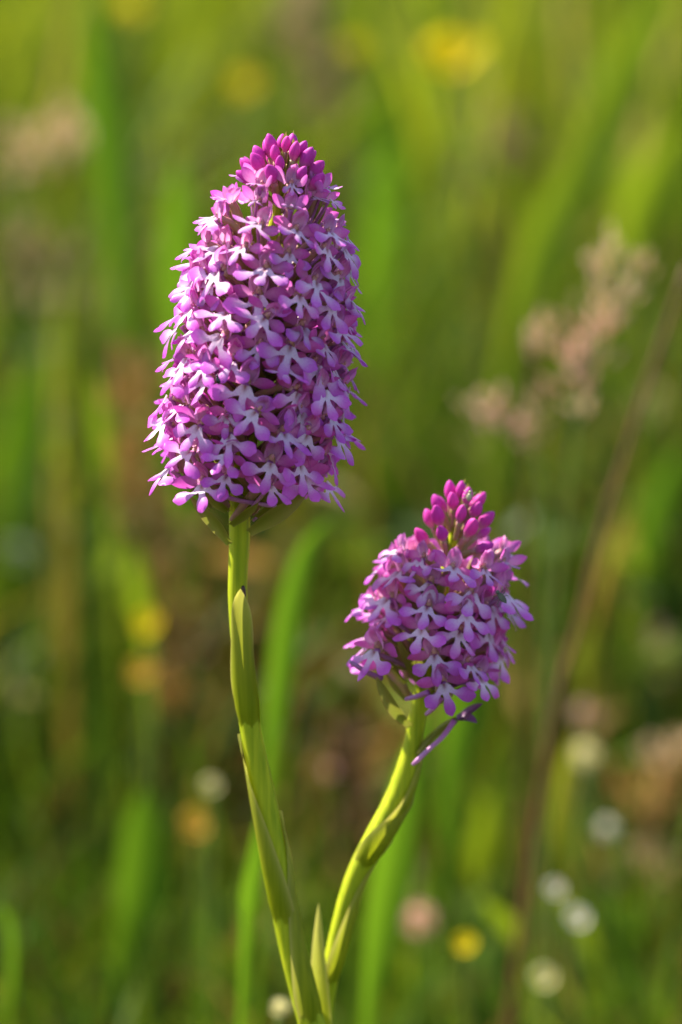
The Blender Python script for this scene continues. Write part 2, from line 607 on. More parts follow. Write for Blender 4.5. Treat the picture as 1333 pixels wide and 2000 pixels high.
def make_lip(seed):
    r = random.Random(seed)
    k = 4
    nc = 3 * k + 1
    V, A, F = [], [], []
    nb = 4
    hub_w = 1.8 + 0.2 * r.random()
    base_len = 1.7 + 0.3 * r.random()

    def put(x, y, z, v):
        V.append(Vector((x, y, z)))
        d = math.hypot(x, y)
        A.append((min(1, max(0, (d - 1.4) / 4.3)), abs(v), max(0, 1 - d / 1.7) * max(0, 1 - abs(x) / 0.75), 1))
        return len(V) - 1
    rows = []
    for j in range(nb):
        t = j / (nb - 1)
        row = []
        for cidx in range(nc):
            q = 2 * cidx / (nc - 1) - 1
            hw = 0.75 + (hub_w - 0.75) * t ** 0.8
            y = -base_len * t * (1 - 0.22 * q * q)
            z = 0.45 * q * q * (1 - t) + 0.30 * math.exp(-((abs(q) - 0.42) / 0.14) ** 2) * (1 - t) ** 0.7
            row.append(put(hw * q, y, z, 0))
        rows.append(row)
    for j in range(nb - 1):
        for cidx in range(nc - 1):
            F.append((rows[j][cidx + 1], rows[j][cidx], rows[j + 1][cidx], rows[j + 1][cidx + 1]))
    hub = rows[-1]
    for li, L in enumerate((-1, 0, 1)):
        a = math.radians(L * (66 + 8 * r.random()) + r.uniform(-13, 13))
        ln = (4.2 if L else 4.1) * r.uniform(0.84, 1.14)
        wm = (1.40 if L else 1.12) * r.uniform(0.9, 1.1)
        seg = hub[li * k:li * k + k + 1]
        c0 = (V[seg[0]] + V[seg[-1]]) / 2
        d = Vector((math.sin(a), -math.cos(a), 0))
        pp = Vector((math.cos(a), math.sin(a), 0))
        w0 = (V[seg[0]] - V[seg[-1]]).length / 2
        prev = seg
        nr = 8
        cur = r.uniform(-0.3, 1.5)
        lift = r.uniform(0.0, 0.5) if L else 0.0
        tw = r.uniform(-0.7, 0.7)
        for j in range(1, nr + 1):
            t = j / nr
            te = t + 0.05 * math.sin(t * math.pi)
            w = w0 * (1 - 0.16 * math.sin(min(1, t / 0.4) * math.pi)) + (wm - w0) * sm(t / 0.6)
            if t > 0.66:
                w *= math.sqrt(max(0, 1 - ((t - 0.66) / 0.34) ** 2 * 0.86))
            new = []
            for cidx in range(k + 1):
                v = 2 * cidx / k - 1
                ideal = c0 + d * (ln * te + 0.35 * (1 - v * v) * t) + pp * (w * v)
                raw = V[seg[cidx]] + d * (ln * te)
                b = sm(t / 0.35)
                q = raw.lerp(ideal, b)
                z = lift * t - cur * t * t * 1.1 - 0.28 * v * v * math.sin(t * 2.6) + tw * v * t * w
                new.append(put(q.x, q.y, z, v))
            for cidx in range(k):
                F.append((prev[cidx + 1], prev[cidx], new[cidx], new[cidx + 1]))
            prev = new
    T = Matrix.Translation((0, -0.35, 0.35)) @ Matrix.Rotation(math.radians(-r.uniform(16, 56)), 4, 'X')
    return [T @ v for v in V], F, A


def make_hood(seed):
    r = random.Random(seed)
    parts = []
    # upper sepal arching forward, with a petal on each side leaning in to it
    M = Matrix.Translation((0, 0.55, -1.0)) @ Matrix.Rotation(math.radians(4), 4, 'X')
    parts.append(xform(petal(4.7, 3.2, math.radians(r.uniform(40, 72)), 0.55, 1.2, 0.55, 8, 4), M))
    for s in (-1, 1):
        M = (Matrix.Translation((s * 0.95, 0.45, -0.75)) @ Matrix.Rotation(math.radians(-s * r.uniform(8, 26)), 4, 'Z')
             @ Matrix.Rotation(math.radians(-s * r.uniform(35, 60)), 4, 'Y') @ Matrix.Rotation(math.radians(14), 4, 'X'))
        parts.append(xform(petal(4.1 * r.uniform(0.9, 1.1), 2.7, math.radians(r.uniform(25, 60)), 0.35, 1.0, 0.6, 7, 4), M))
    V, F, A, _ = join(parts)
    return V, F, A


def make_sepal(seed, s):
    r = random.Random(seed)
    M = (Matrix.Translation((s * 0.85, 0.15, -0.9)) @ Matrix.Rotation(math.radians(-s * r.uniform(66, 95)), 4, 'Z')
         @ Matrix.Rotation(math.radians(r.uniform(8, 24)), 4, 'X') @ Matrix.Rotation(math.radians(s * r.uniform(5, 35)), 4, 'Y'))
    return xform(petal(5.0 * r.uniform(0.90, 1.08), 2.6, math.radians(r.uniform(-25, 10)), -0.30, 0.75, 0.45, 8, 4, 0.05, r, r.uniform(-0.4, 0.4)), M)


def make_ovary(R):
    """slender twisted ovary from the throat back to the axis, R mm deep, with the column in the throat"""
    P = spline([(0, 0.1, -0.6), (0, -0.2, -R * 0.3), (0, -R * 0.22, -R * 0.65), (0, -R * 0.52, -R)], 8)
    rad = [1.0, 0.95, 0.95, 1.0, 1.0, 0.95, 0.85, 0.7, 0.6]
    a = tube(P, rad, 8, 0.10)
    b = ellipsoid((0, 0.75, -0.5), 0.55, 0.75, 0.55, 8, 6)
    c_ = ellipsoid((0, 1.05, 0.15), 0.35, 0.5, 0.3, 6, 5)
    return join([(*a, 0), (*b, 1), (*c_, 1)])


def make_spur(seed):
    r = random.Random(seed)
    sx = r.uniform(-2.5, 2.5)
    P = spline([(0, -0.4, -0.2), (sx * 0.1, -1.6, -1.8), (sx * 0.5, -3.6, -6), (sx, -5.0 - r.random() * 2, -11.5)], 10)
    return tube(P, [0.75, 0.6, 0.5, 0.46, 0.44, 0.42, 0.40, 0.40, 0.40, 0.38, 0.2], 7)


def make_bract(R, seed):
    r = random.Random(seed)
    d = Vector((r.uniform(-0.12, 0.12), 0.36, 0.92)).normalized()
    n = Vector((0, -0.92, 0.36))
    x = d.cross(n).normalized()
    n = x.cross(d)
    M = basis(x, d, n, (0, -R * 0.56 - 0.4, -R))
    return xform(petal(min(R * 0.95, 11.5), 2.3, math.radians(r.uniform(-25, 5)), 0.5, 0.5, 0.7, 8, 3), M)


NV = 16
LIPS = [mesh('lip', *mm(make_lip(i + 10))[:2], M_LIP, make_lip(i + 10)[2]) for i in range(NV)]
HOODS = [mesh('hood', *mm(make_hood(i + 40))[:2], M_HOOD, make_hood(i + 40)[2]) for i in range(NV)]
SEP_L = [mesh('sepal', *mm(make_sepal(i + 60, -1))[:2], M_SEPAL, make_sepal(i + 60, -1)[2]) for i in range(NV)]
SEP_R = [mesh('sepal', *mm(make_sepal(i + 80, 1))[:2], M_SEPAL, make_sepal(i + 80, 1)[2]) for i in range(NV)]
SPURS = [mesh('spur', *mm(make_spur(i + 5))[:2], M_SPUR, make_spur(i + 5)[2]) for i in range(5)]
OVARY, BRACTS = {}, {}
for R in range(4, 17):
    V, F, A, MI = make_ovary(R)
    OVARY[R] = mesh('flower', [v * MM for v in V], F, [M_OVARY, M_COLUMN], A, mi=MI)
    for q in range(3):
        B = make_bract(R, R * 10 + q)
        BRACTS[R, q] = mesh('bract', *mm(B)[:2], M_BRACT, B[2])


def make_bud(seed):
    r = random.Random(seed)
    V, F, A = [], [], []
    L, W = 5.0 * r.uniform(0.92, 1.1), 1.36 * r.uniform(0.92, 1.08)
    nu, nv = 12, 9
    ts = [0.0, 0.06, 0.16, 0.3, 0.45, 0.6, 0.74, 0.86, 0.95, 1.0]
    bend = r.uniform(-0.6, 0.6)
    for t in ts:
        w = W * (0.42 + 0.58 * sm(t / 0.4)) * (1 - max(0, (t - 0.38) / 0.62) ** 2.3) ** 0.75 + 0.05
        for i in range(nu):
            a = 2 * math.pi * i / nu
            rr = w * (1 + 0.07 * math.cos(3 * a + seed))
            V.append(Vector((rr * math.cos(a) + bend * t * t, rr * math.sin(a), L * t)))
            A.append((t, max(0, -math.cos(3 * a + seed)) * 0.9, 0, 1))
    n = len(ts)
    for j in range(n - 1):
        for i in range(nu):
            i2 = (i + 1) % nu
            F.append((j * nu + i, j * nu + i2, (j + 1) * nu + i2, (j + 1) * nu + i))
    F.append(tuple(range(nu - 1, -1, -1)))
    F.append(tuple((n - 1) * nu + i for i in range(nu)))
    return V, F, A


def make_pedicel(L):
    P = spline([(0, 0, 0.2), (0.05, 0, -L * 0.5), (0.3, 0, -L)], 6)
    return tube(P, [0.75, 0.8, 0.75, 0.7, 0.65, 0.6, 0.55], 8, 0.08)


BUDS = [mesh('bud', *mm(make_bud(i))[:2], M_BUD, make_bud(i)[2]) for i in range(6)]
PEDS = {L: mesh('pedicel', *mm(make_pedicel(L))[:2], M_OVARY, make_pedicel(L)[2]) for L in range(2, 10)}
BUDBR = [mesh('bract', *mm(petal(6.5, 1.7, 0.15, 0.5, 0.5, 0.8, 7, 3))[:2], M_BRACT, petal(6.5, 1.7, 0.15, 0.5, 0.5, 0.8, 7, 3)[2])]


def flower(parent, org, P, face, up, roll, size, tone, R_mm, rng, spur=True, opening=0.0):
    """one open flower: throat at P, looking along face"""
    z = face.normalized()
    y = (up - z * up.dot(z)).normalized()
    x = y.cross(z)
    M = basis(x, y, z, P - org) @ Matrix.Rotation(roll, 4, 'Z') @ Matrix.Scale(size, 4)
    R = int(min(16, max(4, round(R_mm / size))))
    f = obj('flower', OVARY[R], parent, M)
    kids = [('lip', rng.choice(LIPS)), ('hood', rng.choice(HOODS)), ('sepal', rng.choice(SEP_L)), ('sepal', rng.choice(SEP_R)),
            ('bract', BRACTS[R, rng.randrange(3)])]
    if spur:
        kids.append(('spur', rng.choice(SPURS)))
    for nme, me in kids:
        o = obj(nme, me, f)
        o['tone'] = tone
        if nme in ('lip', 'hood', 'sepal'):
            o.rotation_euler = (rng.uniform(-.10, .10), rng.uniform(-.12, .12), rng.uniform(-.08, .08))
            s = rng.uniform(0.90, 1.10)
            o.scale = (s, s, s)
            if opening > 0.3 and nme == 'lip':           # lip still half folded
                o.scale = (s * (1 - 0.55 * opening), s * (1 - 0.3 * opening), s)
            if opening > 0.3 and nme == 'sepal':
                o.rotation_euler.y += (-1 if me in SEP_R else 1) * 0.7 * opening
            if nme == 'sepal' and rng.random() < 0.25:
                o.rotation_euler.x += rng.uniform(-.5, .5)
    return f


def bud(parent, org, P, d, size, ped, rng, tone=0.3):
    q = d.to_track_quat('Z', 'Y').to_matrix().to_4x4()
    q.translation = P - org
    b = obj('bud', rng.choice(BUDS), parent, q @ Matrix.Rotation(rng.random() * 6.28, 4, 'Z') @ Matrix.Scale(size, 4))
    b['tone'] = tone
    obj('pedicel', PEDS[int(min(9, max(2, round(ped))))], b)
    return b


def head(parent, org, yb, yt, axis_px, Yp, prof, row_px, pitch_px, nbud, bud_y, seed, scale, roll0, skip=lambda px, py, front: False, rachis_r=22):
    """flower spike.  axis_px(py)->px of the axis; prof: (py list, tip radius px list)"""
    rng = random.Random(seed)
    A0, A1 = at(axis_px(yb), yb, Yp), at(axis_px(yt), yt, Yp)
    ax = (A1 - A0).normalized()
    e1 = (Vector((1, 0, 0)) - ax * ax.x).normalized()
    e2 = ax.cross(e1)                 # points away (+Y)
    if e2.y < 0:
        e2 = -e2
    ga = math.pi * (3 - math.sqrt(5))
    # staggered turns of flowers, fewer to a turn as the spike narrows
    spots = []
    py, drift, row = yb, rng.random(), 0
    while py > yt:
        R_ = interp(prof[0], prof[1], py) - 30
        small = 1.0 - 0.16 * sm(((yb - py) / (yb - yt) - 0.75) / 0.25)
        m = max(5, round(2 * math.pi * R_ / (pitch_px * small)))
        for k in range(m):
            spots.append((py - 0.8 * row_px * k / m, 2 * math.pi * (k + 0.5 * (row % 2)) / m + drift))
        drift += rng.uniform(-0.12, 0.2)
        row += 1
        py -= row_px * small
    for py, th in spots:
        py += rng.uniform(-11, 11)
        fr = (yb - py) / (yb - yt)
        th += rng.uniform(-0.13, 0.13)
        rd = e1 * math.cos(th) + e2 * math.sin(th)
        Rt = interp(prof[0], prof[1], py) * PX
        size = scale * (1.0 - 0.2 * sm((fr - 0.72) / 0.28)) * rng.uniform(0.86, 1.10)
        Rth = Rt - 0.0033 * size
        C = at(axis_px(py), py, Yp)
        if skip(axis_px(py) + math.cos(th) * Rth / PX, py, math.sin(th) < 0):
            continue
        el = math.radians(4 + 8 * fr + 22 * sm((fr - 0.72) / 0.28) + rng.uniform(-14, 14))
        face = rd * math.cos(el) + ax * math.sin(el) + (e1 * math.sin(th) - e2 * math.cos(th)) * rng.uniform(-.25, .25)
        P = C + rd * (Rth + rng.uniform(-0.0013, 0.0009))
        tone = 0.75 - 0.95 * fr + rng.uniform(-0.15, 0.15)
        flower(parent, org, P, face, ax, roll0 + rng.gauss(0, 0.24), size, tone, (Rth - rachis_r * PX) * 1000, rng, spur=True, opening=sm((fr - 0.86) / 0.12))
    # buds crowding the top
    for i in range(nbud):
        s = i / max(1, nbud - 1)
        py = bud_y[0] + (bud_y[1] - bud_y[0]) * s ** 0.85
        th = i * ga + 1.0 + rng.uniform(-.15, .15)
        rd = e1 * math.cos(th) + e2 * math.sin(th)
        Rb = bud_y[2] * (1 - s) ** 0.55 * PX + 0.0006
        el = math.radians(36 + 44 * s + rng.uniform(-12, 10))
        d = rd * math.cos(el) + ax * math.sin(el)
        C = at(axis_px(py), py, Yp)
        size = scale * (0.98 - 0.22 * s) * rng.uniform(0.80, 1.10)
        bud(parent, org, C + rd * Rb, d, size, Rb * 1000 + 2.0, rng, 0.15 + 0.4 * s)
        if i % 2 == 0:
            q = (rd * math.cos(el + 0.25) + ax * math.sin(el + 0.25)).normalized()
            x = q.cross(rd).normalized()
            nrm = x.cross(q)
            obj('bract', BUDBR[0], parent, basis(x, q, nrm, C + rd * (Rb * 0.35 + 0.0008) - ax * 0.002 - org) @ Matrix.Scale(0.9, 4))


def sheath(name, parent, org, P, R, i0, i1, centre, a0, gap0, gap1, mat=None, shrink=1.2):
    """leaf sheath clasping the stem between path indices i0 (base) and i1 (pointed tip)"""
    fr = frames(P)
    V, F, A = [], [], []
    nv = 10
    n = 26
    for j in range(n + 1):
        t = j / n
        s = i0 + (i1 - i0) * t
        k = min(int(s), len(P) - 2)
        u = s - k
        c = P[k].lerp(P[k + 1], u)
        r = R[k] * (1 - u) + R[k + 1] * u
        T, S, Fv = fr[k]
        half = a0 * (1 - t ** shrink) + 0.02
        g = gap0 + (gap1 - gap0) * (t * t if gap1 > 0.0008 else math.sin(t * 2.9))
        for q in range(nv + 1):
            v = 2 * q / nv - 1
            a = centre + v * half
            rr = r + (g + 0.00026) * sm(t / 0.16) - 0.0001 + 0.0003 * abs(v) ** 3 * math.sin(t * 9 + v) * sm(t / 0.2)
            V.append(c + S * math.cos(a) * rr + Fv * math.sin(a) * rr - org)
            A.append((max(0, t - 0.15), abs(v), 0, 1))
    for j in range(n):
        for q in range(nv):
            b = j * (nv + 1) + q
            F.append((b, b + 1, b + nv + 2, b + nv + 1))
    return obj(name, mesh(name, V, F, mat or M_SHEATH, A), parent)


def stem_path(px_pts, Yp, n, foot):
    P = [at(x, y, Yp) for x, y, w in px_pts]
    W = [w for x, y, w in px_pts]
    P.append(foot)
    W.append(W[-1] * 1.15)
    Q = spline(P, n)
    R = [interp(np.linspace(0, 1, len(W)), W, i / n) * 0.5 * PX for i in range(n + 1)]
    return Q, R


def nearest(P, py, px, Yp):
    t = at(px, py, Yp)
    return min(range(len(P)), key=lambda i: (P[i] - t).length)


def leaf_obj(name, parent, org, pts, width, mat, fold=0.25, n=14, normal=Vector((0, -1, 0)), basew=0.5, tip=1.0):
    """lanceolate folded leaf along a polyline of world points"""
    P = spline(pts, n)
    V, F, A = [], [], []
    nv = 4
    for i in range(n + 1):
        t = i / n
        T = (P[min(i + 1, n)] - P[max(i - 1, 0)]).normalized()
        S = T.cross(normal).normalized()
        N = S.cross(T)
        w = (basew + (1 - basew) * sm(t / 0.4)) * (1 - max(0, (t - 0.4) / 0.6) ** (1.1 + tip)) ** 0.8 * width * 0.5 + 0.00006
        for k in range(nv + 1):
            v = 2 * k / nv - 1
            V.append(P[i] + S * v * w + N * (abs(v) * w * fold) - org)
            A.append((t, abs(v), 0, 1))
    for i in range(n):
        for k in range(nv):
            a = i * (nv + 1) + k
            F.append((a, a + 1, a + nv + 2, a + nv + 1))
    return obj(name, mesh(name, V, F, mat, A), parent)

# ------------------------------------------------------------------ the tall orchid


def tall_orchid():
    foot = at(668, 2000, 0.012)
    foot = Vector((foot.x * 1.0, 0.012, ground_z(foot.x, 0.012) - 0.003))
    org = foot.copy()
    t = empty('pyramidal_orchid', org)
    tag(t, 'tall pyramidal orchid with long dense cone of pink flowers on green stem', 'orchid', 'orchids in flower')
    px = [(556, 330, 14), (530, 480, 24), (503, 700, 34), (480, 900, 40), (470, 985, 42), (469, 1050, 41), (466, 1120, 38), (466, 1180, 38),
          (476, 1300, 40), (490, 1420, 42), (513, 1540, 46), (540, 1680, 52), (562, 1810, 50), (588, 1920, 52), (612, 2010, 54), (630, 2110, 54), (646, 2260, 54), (656, 2460, 54), (662, 2750, 54)]
    P, R = stem_path(px, 0.0, 90, foot)
    obj('stem', mesh('stem', *tube([p - org for p in P], R, 20, 0.035)[:2], M_STEM, tube([p - org for p in P], R, 20)[2]), t)
    i_ = lambda px_, py_: nearest(P, py_, px_, 0.0)
    # clasping sheaths (angle: 0 = +x side axis of frame, pi/2 = towards camera)
    sheath('leaf_sheath', t, org, P, R, i_(492, 1425), i_(466, 1138) + 0.5, 1.75, 2.3, 0.0001, 0.0011)
    sheath('leaf_sheath', t, org, P, R, i_(562, 1810), i_(495, 1430), 0.1, 2.4, 0.0000, 0.0004)
    sheath('leaf_sheath', t, org, P, R, i_(612, 2010), i_(513, 1600), 3.0, 2.4, 0.0001, 0.0002)
    # dark scar on the stem
    c = at(476, 1158, -0.0)
    e = ellipsoid((0, 0, 0), 0.0005, 0.0004, 0.0017, 8, 6)
    obj('scar', mesh('scar', *e[:2], M_MARK), t, Matrix.Translation(c + Vector((0, -0.00155, 0)) - org))

    def axis(py):
        return 562 - (py - 290) * 0.128
    prof = ([300, 345, 400, 440, 540, 640, 750, 830, 890, 950, 1000], [62, 90, 124, 150, 176, 190, 199, 199, 190, 164, 130])

    def skip(x, y, front):
        return y > 905 and (360 < x < 450) and front
    head(t, org, 938, 372, axis, 0.0, prof, 44, 81, 27, (372, 296, 52), 11, 0.88, -0.14, skip)
    rng = random.Random(5)
    # lone low flower on the left with its spur lying across the stem
    f = flower(t, org, at(398, 944, -0.012), Vector((-0.35, -0.95, 0.10)), Vector((-0.1, 0, 1)), 0.15, 0.95, 0.75, 9, rng, spur=False)
    V, F, A = tube(spline([at(412, 962, -0.0115) - org, at(470, 978, -0.009) - org, at(540, 989, -0.006) - org], 10), [0.0006, .0005, .00045, .00042, .0004, .0004, .0004, .0004, .0004, .0004, .0003], 8)
    obj('spur', mesh('spur', V, F, M_SPUR, A), t)
    # long bracts under the spike
    for pts, w in (([at(448, 1062, -.002), at(425, 1030, -.006), at(398, 1000, -.009), at(372, 970, -.011)], 0.0021),
                   ([at(488, 1040, -.002), at(530, 1012, -.006), at(565, 990, -.009), at(600, 962, -.011)], 0.0028),
                   ([at(478, 985, -.003), at(520, 960, -.008), at(560, 930, -.012)], 0.0026),
                   ([at(470, 950, -.003), at(420, 905, -.008), at(365, 862, -.010)], 0.0026)):
        leaf_obj('bract', t, org, pts, w, M_BRACT, 0.45)
    # a withered straw-coloured flower behind the lone one
    parts = []
    r = random.Random(3)
    c = at(366, 930, -0.006) - org
    for k in range(4):
        M = Matrix.Translation(c) @ Matrix.Rotation(r.uniform(-.5, .5), 4, 'Y') @ Matrix.Rotation(math.radians(80) + r.uniform(-.3, .3), 4, 'X')
        parts.append(xform(petal(0.0058, 0.0022, r.uniform(-.8, .8), 0.4, 0.8, 0.5, 8, 4, 0.0002, r), M))
    V, F, A, _ = join(parts)
    obj('withered_flower', mesh('withered_flower', V, F, M_WITHER, A), t)
    # basal leaves at the ground
    for a in (0.5, 2.3, 3.9, 5.4):
        d = Vector((math.cos(a), math.sin(a), 0))
        leaf_obj('basal_leaf', t, org, [org + Vector((0, 0, .002)), org + d * .025 + Vector((0, 0, .035)), org + d * .06 + Vector((0, 0, .05)), org + d * .10 + Vector((0, 0, .035))], 0.014, M_SHEATH, 0.3, normal=Vector((0, 0, 1)))
    return t


def short_orchid():
    foot = at(655, 2000, 0.004)
    foot = Vector((foot.x, 0.002, ground_z(foot.x, 0.002) - 0.003))
    org = foot.copy()
    t = empty('pyramidal_orchid', org)
    tag(t, 'short pyramidal orchid with stubby flower cone on stem leaning away from taller one', 'orchid', 'orchids in flower')
    px = [(898, 985, 12), (880, 1080, 22), (855, 1200, 30), (834, 1310, 34), (820, 1380, 34), (811, 1430, 36), (800, 1485, 42), (776, 1560, 50), (742, 1625, 50),
          (703, 1695, 42), (678, 1765, 40), (657, 1850, 38), (640, 1930, 38), (631, 2010, 40), (630, 2110, 44), (636, 2260, 46), (644, 2460, 48), (650, 2750, 48)]
    Y0 = 0.010
    P, R = stem_path(px, Y0, 90, foot)
    V, F, A = tube([p - org for p in P], R, 20, 0.03)
    obj('stem', mesh('stem', V, F, M_STEM, A), t)
    i_ = lambda px_, py_: nearest(P, py_, px_, Y0)
    sheath('leaf_sheath', t, org, P, R, i_(703, 1695), i_(783, 1505), 2.5, 2.2, 0.0000, 0.0004)
    sheath('leaf_sheath', t, org, P, R, i_(640, 1930), i_(742, 1625), 3.0, 2.2, 0.0001, 0.0004)
    sheath('leaf_sheath', t, org, P, R, i_(742, 1625), i_(800, 1440), 3.2, 2.0, 0.0001, 0.0004)
    # free pointed sheath tip between the two stems
    leaf_obj('leaf_sheath', t, org, [at(640, 2060, Y0 - 0.004), at(627, 1950, Y0 - 0.005), at(622, 1860, Y0 - 0.005), at(623, 1765, Y0 - 0.004)], 0.0031, M_SHEATH, 0.5, basew=0.95, tip=0.3)
    leaf_obj('leaf_sheath', t, org, [at(618, 2080, Y0 - 0.001), at(606, 1980, Y0 - 0.002), at(601, 1880, Y0 - 0.002)], 0.0042, M_SHEATH, 0.5, basew=1.0, tip=2.0)

    def axis(py):
        return 905 - (py - 965) * 0.195
    prof = ([970, 1010, 1050, 1080, 1110, 1150, 1210, 1260, 1310, 1370], [45, 92, 122, 138, 150, 161, 163, 157, 138, 120])

    def skip(x, y, front):
        return (y > 1235 and 740 < x < 842 and front) or (y > 1285 and front)
    head(t, org, 1318, 1062, axis, Y0, prof, 44, 79, 23, (1076, 974, 48), 23, 0.90, -0.05, skip)
    rng = random.Random(9)
    flower(t, org, at(866, 1332, Y0 - 0.013), Vector((0.12, -0.97, 0.05)), Vector((0.05, 0, 1)), 0.2, 0.9, 0.85, 8, rng)
    flower(t, org, at(936, 1318, Y0 - 0.010), Vector((0.55, -0.8, 0.0)), Vector((0.0, 0, 1)), -0.3, 0.85, 0.3, 8, rng)
    flower(t, org, at(735, 1268, Y0 - 0.010), Vector((-0.6, -0.8, -0.05)), Vector((0.0, 0, 1)), -0.1, 1.0, 0.7, 9, rng)
    # free spurs
    for pts in (([at(838, 1352, Y0 - 0.012), at(815, 1360, Y0 - 0.011), at(792, 1366, Y0 - 0.010)]),
                ([at(862, 1362, Y0 - 0.012), at(850, 1380, Y0 - 0.012), at(832, 1396, Y0 - 0.011)]),
                ([at(745, 1325, Y0 - 0.008), at(715, 1312, Y0 - 0.010), at(684, 1292, Y0 - 0.012)])):
        V, F, A = tube(spline([p - org for p in pts], 8), [0.0006, .00055, .0005, .00048, .00046, .00045, .00044, .00042, .0003], 8)
        obj('spur', mesh('spur', V, F, M_SPUR, A), t)
    # bracts below the spike
    for pts, w in (([at(800, 1418, Y0 - 0.003), at(775, 1392, Y0 - 0.006), at(752, 1355, Y0 - 0.009), at(736, 1322, Y0 - 0.011)], 0.0021),
                   ([at(826, 1345, Y0 - 0.002), at(800, 1295, Y0 - 0.007), at(775, 1245, Y0 - 0.010)], 0.0017),
                   ([at(832, 1330, Y0 - 0.002), at(815, 1285, Y0 - 0.007), at(806, 1245, Y0 - 0.009)], 0.0015),
                   ([at(815, 1475, Y0 - 0.001), at(835, 1445, Y0 - 0.002), at(865, 1425, Y0 - 0.003), at(880, 1412, Y0 - 0.004)], 0.0013)):
        leaf_obj('bract', t, org, pts, w, M_BRACT, 0.45)
    # drooping withered flower with a long spur
    parts = []
    P = spline([at(888, 1408, Y0 - 0.005) - org, at(866, 1438, Y0 - 0.007) - org, at(840, 1462, Y0 - 0.008) - org, at(806, 1494, Y0 - 0.009) - org], 12)
    parts.append((*tube(P, [0.0006, .0005, .00048, .00046, .00045, .00044, .00042, .00042, .00042, .00042, .00044, .00045, .0003], 8), 1))
    r = random.Random(8)
    c = at(893, 1404, Y0 - 0.005) - org
    for tx_, ty_, b in ((944, 1384, 0.4), (932, 1416, 1.9), (928, 1398, -1.0)):
        d = (at(tx_, ty_, Y0 - 0.006) - org - c)
        L = d.length * 1.12
        d.normalize()
        n_ = Vector((0, -0.5, 0.85))
        x = d.cross(n_).normalized()
        n_ = x.cross(d)
        parts.append((*xform(petal(L, 0.0022, b, 0.5, 0.6, 0.6, 9, 4), basis(x, d, n_, c)), 0))
    V, F, A, MI = join(parts)
    obj('withered_flower', mesh('withered_flower', V, F, [M_WITHER2, M_SPUR], A, mi=MI), t)
    V, F, A = tube(spline([at(890, 1406, Y0 - 0.005) - org, at(868, 1418, Y0 - 0.003) - org, at(840, 1445, Y0 - 0.002) - org, at(818, 1474, Y0 - 0.002) - org], 8), [.0006] * 9, 8)
    obj('pedicel', mesh('pedicel', V, F, M_BRACT, A), t)
    for a in (1.0, 2.9, 4.4):
        d = Vector((math.cos(a), math.sin(a), 0))
        leaf_obj('basal_leaf', t, org, [org + Vector((0, 0, .002)), org + d * .02 + Vector((0, 0, .03)), org + d * .05 + Vector((0, 0, .045)), org + d * .08 + Vector((0, 0, .03))], 0.012, M_SHEATH, 0.3, normal=Vector((0, 0, 1)))
    return t


tall_orchid()
short_orchid()

# ------------------------------------------------------------------ tiny insects on the flowers


def insect(name, label, px, py, Y, L, direction, mat, wings=False, cat='insect'):
    c = at(px, py, Y)
    t = empty(name, c)
    tag(t, label, cat)
    d = direction.normalized()
    n = Vector((0.1, -0.9, 0.3))
    x = d.cross(n).normalized()
    n = x.cross(d)
    M = basis(x, n, d)
    b = xform(ellipsoid((0, 0, -0.12 * L), 0.21 * L, 0.18 * L, 0.34 * L, 10, 8), M)
    obj('body', mesh('body', *b[:2], mat), t)
    h = xform(ellipsoid((0, 0, 0.3 * L), 0.14 * L, 0.13 * L, 0.14 * L, 8, 6), M)
    obj('head', mesh('head', *h[:2], mat), t)
    for s in (-1, 1):
        for k in (-1, 0, 1):
            P = [Vector((s * 0.12 * L, -0.02 * L, k * 0.14 * L)), Vector((s * 0.34 * L, 0.02 * L, k * 0.22 * L)), Vector((s * 0.46 * L, -0.22 * L, k * 0.34 * L))]
            V, F, A = tube([M @ p for p in spline(P, 4)], [0.02 * L] * 5, 5)
            obj('leg', mesh('leg', V, F, mat), t)
        if wings:
            w = xform(petal(0.75 * L, 0.26 * L, 0, 0.1, 1.5, 0.3, 6, 3), M @ Matrix.Translation((s * 0.08 * L, 0.2 * L, 0.15 * L)) @ Matrix.Rotation(math.radians(-90 - 8), 4, 'X') @ Matrix.Rotation(s * 0.12, 4, 'Z'))
            obj('wing', mesh('wing', *w[:2], M_INSECT2, w[2]), t)


insect('beetle', 'tiny shiny black beetle on a petal of the tall orchid', 426, 741, -0.0180, 0.0019, Vector((-0.2, 0, 1)), M_INSECT, cat='beetle')
insect('fly', 'small dark grey fly resting on the short orchid flowers', 978, 1164, -0.0045, 0.0028, Vector((-0.6, 0, 0.8)), M_INSECT2, True, 'fly')
insect('bug', 'tiny pale green bug among the tip buds of the short orchid', 917, 968, 0.0045, 0.0022, Vector((0.2, 0, 1)), M_INSECT3, cat='bug')

# ------------------------------------------------------------------ blurred plants behind


BACK = 1.85        # how far the blurred plants stand behind, against first estimates


def hue(c, s, r):
    return tuple(max(0.002, v * s * (1 + r.uniform(-.12, .12))) for v in c)


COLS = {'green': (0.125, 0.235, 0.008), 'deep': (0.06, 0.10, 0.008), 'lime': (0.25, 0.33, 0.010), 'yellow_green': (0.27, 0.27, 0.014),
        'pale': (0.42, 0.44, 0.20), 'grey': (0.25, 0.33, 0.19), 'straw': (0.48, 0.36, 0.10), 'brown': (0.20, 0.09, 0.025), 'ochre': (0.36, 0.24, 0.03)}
LEAFM = {k: leaf_mat('leaf_' + k, v, tuple(x * 1.25 for x in v), 0.58, None, 40) for k, v in COLS.items()}


